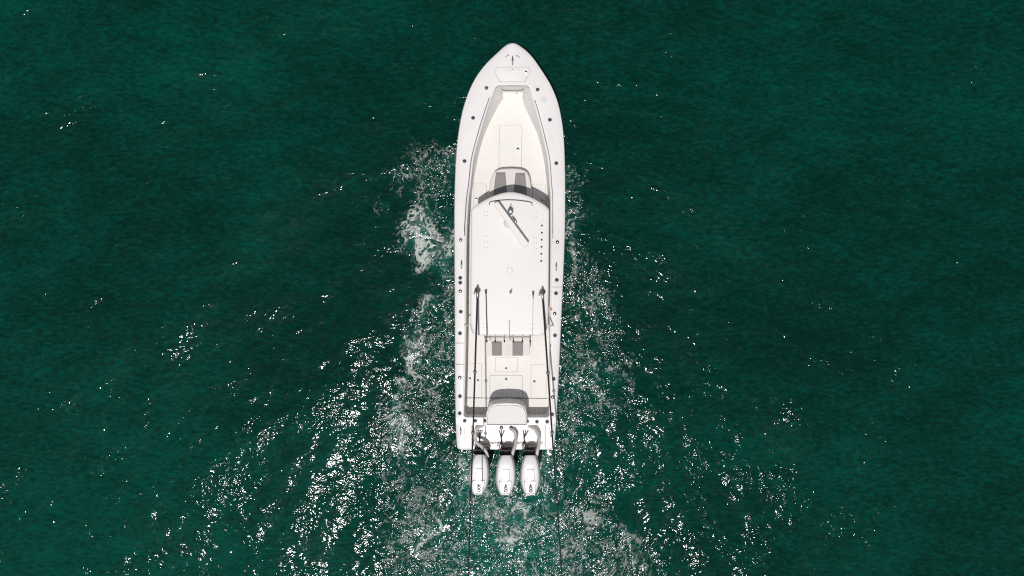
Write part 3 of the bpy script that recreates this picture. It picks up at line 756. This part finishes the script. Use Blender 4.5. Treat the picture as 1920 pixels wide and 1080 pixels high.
# snap studs, bolts and low fittings
stud = lathe_mesh('stud', [(.026, 0, 0), (.026, .012, 0), (.017, .018, 0), (.0001, .02, 0)], [BLACK], 14)
for y, x in [(423, 1016), (436.3, 1015.9), (449.6, 1015.6), (463, 1015.4), (476.2, 1015), (489.5, 1014.8)]: place('stud', stud, W(x, y, ht(x)), 0, top)
bolt = lathe_mesh('bolt', [(.011, 0, 0), (.011, .005, 0), (.0001, .007, 0)], [SEAML], 10)
for cx, cy, ny_ in [(911.5, 400.5, 2), (1003.5, 402.5, 2), (911.5, 453.8, 3), (1002.5, 456, 3), (909, 611, 2), (998.5, 612, 2)]:
    for i in (-1, 1):
        for j in range(ny_): place('bolt', bolt, W(cx + i * 2.9, cy + (j - (ny_ - 1) / 2) * (7 if ny_ == 2 else 10.5), ht(cx)), 0, top)
disc = lathe_mesh('vent_cap', [(.078, 0, 0), (.078, .006, 0), (.068, .014, 0), (.058, .012, 1), (.0001, .016, 1)], [DRAB, HARD], 26)
place('vent_cap', disc, W(956, 506, ht(956)), 0, top)
place('vent_cap', disc, W(955, 603, ht(955)), 0, top, s=.45)
for x in (886.6, 1027.2):
    o = place('side_light', disc, W(x, 411, ht(x) - .01), 0, top, s=.42); o.scale = (.26, .6, .8)
# masthead light with raked fin
tube('masthead_light', [W(957, 548, ht(957)), W(957, 548.5, ht(957) + .16)], [.035, .028], STEEL, top, 12)
tube('light_stalk', spline([W(957.5, 550, ht(957)), W(958.2, 550.5, ht(957) + .3), W(957.6, 549, ht(957) + .42)], 4), .012, DSTEEL, top, 8)
# centre antenna lying aft
tube('antenna', [W(955, 603, ht(955) + .03), W(954.5, 640, 2.55), W(953, 681, 2.75)], [.007, .006, .004], ALU, top, 6)
# outriggers: mounts on the top, long carbon poles raked up and aft past the frame
def outrigger(mx_, my, x1, y1, collars):
    p0 = W(mx_, my, ht(mx_) + .14); p1 = W(x1, y1, 5.0); d = (p1 - p0)
    t0 = tube('outrigger', [p0 + d * t for t in (0, .25, .5, .75, 1, 1.18)], [.026, .024, .021, .018, .015, .013], CARBON, boat, 10)
    for yy in collars:
        # find t giving that image row
        lo, hi = 0, 1.2
        for _ in range(40):
            md = (lo + hi) / 2; p = p0 + d * md; py = 540 - p.y / (GS * (CAM_H - p.z) / CAM_H)
            if py < yy: lo = md
            else: hi = md
        p = p0 + d * lo; u = d.normalized()
        tube('collar', [p - u * .045, p - u * .03, p + u * .03, p + u * .045], [.026, .042, .042, .026], DSTEEL, t0, 10)
    bm = bmesh.new(); b0 = W(mx_, my - 2, ht(mx_) - .01)
    ring_tube(bm, [b0, b0 + Vector((0, 0, .03)), b0 + Vector((0, 0, .05)), b0 + Vector((0, 0, .15)), b0 + Vector((0, 0, .17))], [.085, .085, .05, .045, .02], 16)
    ring_tube(bm, [b0 + Vector((0, .12, .10)), b0 + Vector((0, .05, .14)), p0 + d.normalized() * .22], [.022, .038, .032], 10)
    from_bm('outrigger_mount', bm, DSTEEL, top, True)
    # crank handle
    tube('crank_handle', [b0 + Vector((-.07, -.02, .06)), b0 + Vector((-.10, -.08, .06)), b0 + Vector((-.07, -.11, .06))], .012, DSTEEL, top, 8)
    return t0
outrigger(895.5, 546, 878.2, 1076, [697, 811, 940]); outrigger(1017, 549, 1053.4, 1076, [699, 811, 940])
# two whip aerials beside the mounts
for (x0, y0, x1, y1, rad, mt) in [(911, 548, 913, 634, .010, BLACK), (999.8, 551, 997.3, 668, .006, ALU)]:
    a = tube('aerial', [W(x0, y0, ht(x0) + .12), W((x0 + x1) / 2, (y0 + y1) / 2, 2.44), W(x1, y1, 2.55 if y1 < 640 else 2.7)], rad, mt, top, 6)
    tube('aerial_base', [W(x0, y0 - 4, ht(x0)), W(x0, y0 - 3, ht(x0) + .09), W(x0, y0 + 8, ht(x0) + .14)], [.035, .03, .016], DSTEEL, a, 10)
# rocket-launcher rod rack on the trailing edge
rk = tube('rod_rack', [W(911, 631.5, 2.30), W(994, 631.5, 2.30)], .011, DSTEEL, top, 8)
tube('rack_bar', [W(911, 636, 2.22), W(994, 636, 2.22)], .005, ALU, rk, 8)
for x in (912.5, 928.5, 945.5, 962.5, 979.5, 994):
    tube('rod_tube', [W(x, 631, 2.42), W(x + .3, 640, 2.12)], .015, STEEL, rk, 12)
    tube('tube_end', [W(x + .25, 638, 2.19), W(x + .3, 641, 2.10)], .022, BLACK, rk, 12)
for x in (919, 956.5): tube('rack_brace', [W(x, 629, 2.27), W(x, 638, 2.2)], .01, DSTEEL, rk, 8)
# spreader struts between top and gunwale
for x0, x1, y in [(883, 871.5, 609.5), (1028, 1037.5, 610.5)]:
    tube('spreader', [W(x0, y, 2.2), W(x1, y, zsheer(y) + .05)], .018, ALU, boat, 8)
plate('orange_tag', [(1031, 577.5), (1035.5, 577.5), (1035.5, 582), (1031, 582)], 1.30, 1.345, ORANGE, boat, .004)
tube('loose_line', spline([W(882, 607, 1.8), W(884, 617, 1.75), W(887, 626, 1.9)], 5), .006, SEAML, boat, 6)

# ---- livewell with its lid in the transom
lw = rounded([(911.5, 797), (911.5, 774), (917, 762), (929, 756.5), (950, 755.2), (972, 756.5), (983, 762), (988.5, 774), (988.5, 797)], [0, 5, 5, 5, 5, 5, 5, 5, 0], 4)
well = plate('livewell', lw, ZF, 1.60, GEL, boat, .03, seg=3)
lid = rounded([(914.5, 795), (914.5, 776), (919, 764), (934, 759.7), (965, 759.7), (981, 763.5), (986.3, 776), (986.3, 795)], [0, 5, 6, 5, 5, 6, 5, 0], 4)
l_ = plate('livewell_lid', lid, 1.59, 1.635, NONSKID, well, .015, seg=3)
plate('gasket', grow(lid, .8), 1.585, 1.606, SEAML, l_, 0)
seam_strip('hinge_line', [(913, 796), (987, 796)], 1.60, .012, SEAM, well)
# gunwale-height lockers either side of the well, and the stern bulkhead
# ---- splash well details at the transom
plate('transom_well', [(882, 795), (1026, 795), (1026, 843), (882, 843)], .62, ZWELL, GEL, boat, .012)
plate('transom_step', rounded([(905, 797), (993, 797), (993, 807), (905, 807)], 1), ZWELL, ZWELL + .03, GEL, boat, .01)
plate('transom_ledge', [(890, 829.5), (1018, 829.5), (1018, 832.5), (890, 832.5)], ZWELL, ZWELL + .05, mat('beige_trim', (.60, .55, .49), .5), boat, .006)
plate('transom_lip', [(888, 834.5), (1020, 834.5), (1020, 838.5), (888, 838.5)], ZWELL, ZWELL + .03, GEL, boat, .008)
for x in (870, 1030): tube('moulded_rib', [W(x, 800, 1.305), W(x + (1 if x < 900 else -1), 815, 1.308), W(x, 836, 1.30)], .012, GEL, boat, 8)
for x in (923.5, 971.5): place('bolt', stud, W(x, 831.3, ZWELL + .05), 0, boat, s=.6)

# ---- three outboards
def digits(text, size):
    cu = bpy.data.curves.new('figures', 'FONT'); cu.body = text; cu.size = size; cu.align_x = 'CENTER'; cu.align_y = 'CENTER'; cu.extrude = .002; cu.offset = size * .05
    o = bpy.data.objects.new('tmp', cu); COL.objects.link(o); dg = bpy.context.evaluated_depsgraph_get()
    me = bpy.data.meshes.new_from_object(o.evaluated_get(dg)); bpy.data.objects.remove(o); me.materials.clear(); me.materials.append(INK); return me
D400 = digits('400', .15); DSM = digits('V12 350', .05) if False else None
def outboard(cx0, cy0, cx1, cy1, i):
    """cx0,cy0 = front centre of cowl in the photo, cx1,cy1 = rear centre"""
    ZC = 1.85
    root = bpy.data.objects.new('outboard_motor', None); COL.objects.link(root); root.parent = boat
    ax = lambda t: cx0 + (cx1 - cx0) * t
    yy = lambda t: cy0 + (cy1 - cy0) * t
    # half widths along the length (pixels at cowl height)
    prof = [(0, 6.5), (.02, 8.6), (.06, 10.4), (.14, 12.6), (.25, 14.9), (.38, 16.7), (.5, 17.3), (.62, 17.0), (.74, 15.6), (.84, 13.2), (.92, 10.8), (.97, 9.0), (1, 7.2)]
    low = [(0, 8), (.03, 12), (.06, 14), (.14, 16.4), (.25, 17.8), (.38, 19.0), (.5, 19.4), (.62, 19.2), (.74, 17.6), (.84, 14.6), (.92, 12), (.97, 10), (1, 8)]
    bmc = bmesh.new(); rows = []; prof = [(t, w_ - 1.3 * math.sin(math.pi * t)) for t, w_ in prof]
    for (t, w_), (_, wl) in zip(prof, low):
        zt = ZC - .05 - .10 * max(0, (.25 - t) / .25) ** 2 - .10 * max(0, (t - .7) / .3) ** 2
        row = []
        for s, k, dz_ in [(-1, 'l', -.62), (-1, 'l', -.30), (-1, 'm', -.12), (-1, 'w', -.045), (-1, 'i', -.012), (-1, 'j', .004), (-.5, 'i', .013), (0, 'i', .018), (.5, 'i', .013), (1, 'j', .004), (1, 'i', -.012), (1, 'w', -.045), (1, 'm', -.12), (1, 'l', -.30), (1, 'l', -.62)]:
            ww = {'l': wl, 'm': wl * .5 + w_ * .5 + .6, 'w': w_, 'i': w_ * .95, 'j': w_ * .80}[k]
            if dz_ == -.62: ww *= .86
            row.append(bmc.verts.new(W(ax(t) + s * ww, yy(t), zt + dz_)))
        rows.append(row)
    for a, b_ in zip(rows[:-1], rows[1:]):
        for j in range(len(a) - 1):
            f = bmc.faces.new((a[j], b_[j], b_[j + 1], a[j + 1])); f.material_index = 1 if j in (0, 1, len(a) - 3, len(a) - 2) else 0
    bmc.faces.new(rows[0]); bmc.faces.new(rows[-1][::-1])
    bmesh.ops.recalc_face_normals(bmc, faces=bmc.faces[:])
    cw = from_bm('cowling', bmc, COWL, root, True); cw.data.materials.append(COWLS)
    # raised spine plates and air scoop of the cowl
    def cp(u, v): return (ax(v) + u, yy(v))
    zt = ZC - .03
    sc_ = plate('cowl_panel', [cp(-5.5, .36), cp(5.5, .36), cp(7.2, .62), cp(-7.2, .62)], zt - .05, zt + .018, COWL, cw, .006)
    plate('panel_gap', grow([cp(-5.5, .36), cp(5.5, .36), cp(7.2, .62), cp(-7.2, .62)], 1.0), zt - .05, zt + .010, SEAML, sc_, 0)
    rp = [cp(-10.5, .655), cp(10.5, .655), cp(8.5, .955), cp(-8.5, .955)]
    pl_ = plate('cowl_cap', rp, zt - .12, zt + .008, COWL, cw, .012)
    plate('panel_gap', grow(rp, .9), zt - .12, zt - .003, SEAML, pl_, 0)
    o = place('figures', D400, W(*cp(.3, .825), zt + .0095), R(-90), cw)
    for k in range(4):
        u = -4.5 + k * 3
        plate('small_marking', [cp(u, .925 + .006 * (k % 2)), cp(u + 1.9, .925 + .006 * (k % 2)), cp(u + 1.9, .936), cp(u, .936)], zt, zt + .011, SEAM, cw, 0)
    place('cowl_vent', stud, W(*cp(-11.2, .66), zt - .02), 0, cw, s=.7)
    # midsection, bracket and lower unit going down into the water
    c0 = W(ax(.30), yy(.30), 1.1); c1_ = W(ax(.35), yy(.35), 1.1)
    bmm = bmesh.new()
    ring_tube(bmm, [Vector((c1_.x, c1_.y, 1.12)), Vector((c1_.x, c1_.y, .8)), Vector((c1_.x, c1_.y - .03, .2)), Vector((c1_.x, c1_.y - .05, -.45))], [.22, .16, .12, .08], 14)
    from_bm('midsection', bmm, COWLS, root, True)
    f = W(ax(0), yy(0), 1.3); bk = bmesh.new()
    for s in (-1, 1):
        x = f.x + s * .105
        for A, B in [((x - .035, f.y - .12, .75), (x + .035, f.y + .12, 1.30))]:
            vs_ = [bk.verts.new(p) for p in [(A[0], A[1], A[2]), (B[0], A[1], A[2]), (B[0], B[1], A[2]), (A[0], B[1], A[2]), (A[0], A[1], B[2] - .05), (B[0], A[1], B[2] - .05), (B[0], B[1], B[2]), (A[0], B[1], B[2])]]
            for q_ in [(0, 1, 2, 3), (4, 5, 6, 7), (0, 1, 5, 4), (1, 2, 6, 5), (2, 3, 7, 6), (3, 0, 4, 7)]: bk.faces.new([vs_[k] for k in q_])
    br = from_bm('mounting_bracket', bk, BLACK, root)
    tube('tilt_tube', [f + Vector((-.17, .06, 0)), f + Vector((.17, .06, 0))], .035, BLACK, br, 10)
    tube('swivel', [Vector((f.x, f.y + .06, .7)), Vector((f.x, f.y + .0, 1.28))], .085, BLACK, br, 12)
    tube('steering_ram', [f + Vector((-.20, .13, .03)), f + Vector((.20, .13, .03))], .02, DSTEEL, br, 8)
    return root
m1 = outboard(899.8, 852.5, 896.5, 927.5, 0); m2 = outboard(949.2, 853.5, 947.2, 928.5, 1); m3 = outboard(994.5, 853.5, 994.3, 928.5, 2)
# white rigging hoses: rise from the deck, arch aft, drop to each cowl
def hose(pp, zz, motor, rad=.047):
    P = spline([W(x, y, z) for (x, y), z in zip(pp, zz)], 8)
    # fine corrugation
    Q = []; rs = []
    for k in range(len(P) - 1):
        for j in range(2):
            Q.append(P[k].lerp(P[k + 1], j / 2)); rs.append(rad * (1 + (.04 if j else -.04)))
    return tube('rigging_hose', Q, rs, HOSE, motor, 12)
hose([(905, 798), (896, 802), (891, 812), (891, 822), (895, 831), (904, 838), (911, 847), (914.5, 857)], [.93, 1.1, 1.18, 1.22, 1.3, 1.4, 1.48, 1.45], m1)
hose([(957, 804), (963.5, 808), (967.3, 817), (967.5, 825), (966, 836), (962, 847), (959.5, 857)], [.93, 1.1, 1.2, 1.3, 1.4, 1.48, 1.45], m2)
hose([(992, 799), (1001, 803.5), (1007, 811), (1010.5, 822), (1010.5, 834), (1008, 845), (1005.5, 857)], [.93, 1.1, 1.2, 1.3, 1.4, 1.48, 1.45], m3)
gland = lathe_mesh('hose_gland', [(.022, 0, 0), (.022, .012, 0), (.0001, .014, 0)], [BLACK], 10)
def triple(xs, y0, kx, ky, ex, ey, motor):
    for k, x in enumerate(xs):
        place('hose_gland', gland, W(x, y0, ZWELL + .003), 0, motor)
        tube('control_hose', spline([W(x, y0, ZWELL + .01), W(x * .6 + kx * .4 + (k - 1) * .3, y0 + 5, ZWELL + .06), W(kx + (k - 1) * .8, ky, ZWELL + .07), W(kx + (k - 1) * .5, (ky + ey) / 2, ZWELL + .09), W(ex + (k - 1) * 4.0, ey, 1.08), W(ex + (k - 1) * 5, ey + 8, 1.2)], 6), .0125, BLACK, motor, 6)
triple([897.5, 900.5, 904], 807, 899, 820, 896, 836, m1); triple([936.5, 940.7, 945], 808, 940, 820, 940.5, 837, m2); triple([981.5, 985.5, 990], 808, 983, 820, 985, 837, m3)
for cx_, mo in ((892, m1), (935, m2), (981, m3)):
    tube('wire_loop', spline([W(cx_ + 1, 829, .97), W(cx_ - 2, 834, 1.0), W(cx_ - 1, 842, 1.1), W(cx_ + 3, 846, 1.2)], 5), .007, BLACK, mo, 6)
    tube('link_pipe', spline([W(cx_ + 8, 839, 1.0), W(cx_ + 14, 842, 1.05), W(cx_ + 21, 838, 1.05), W(cx_ + 26, 842, 1.1)], 5), .010, BLACK, mo, 6)
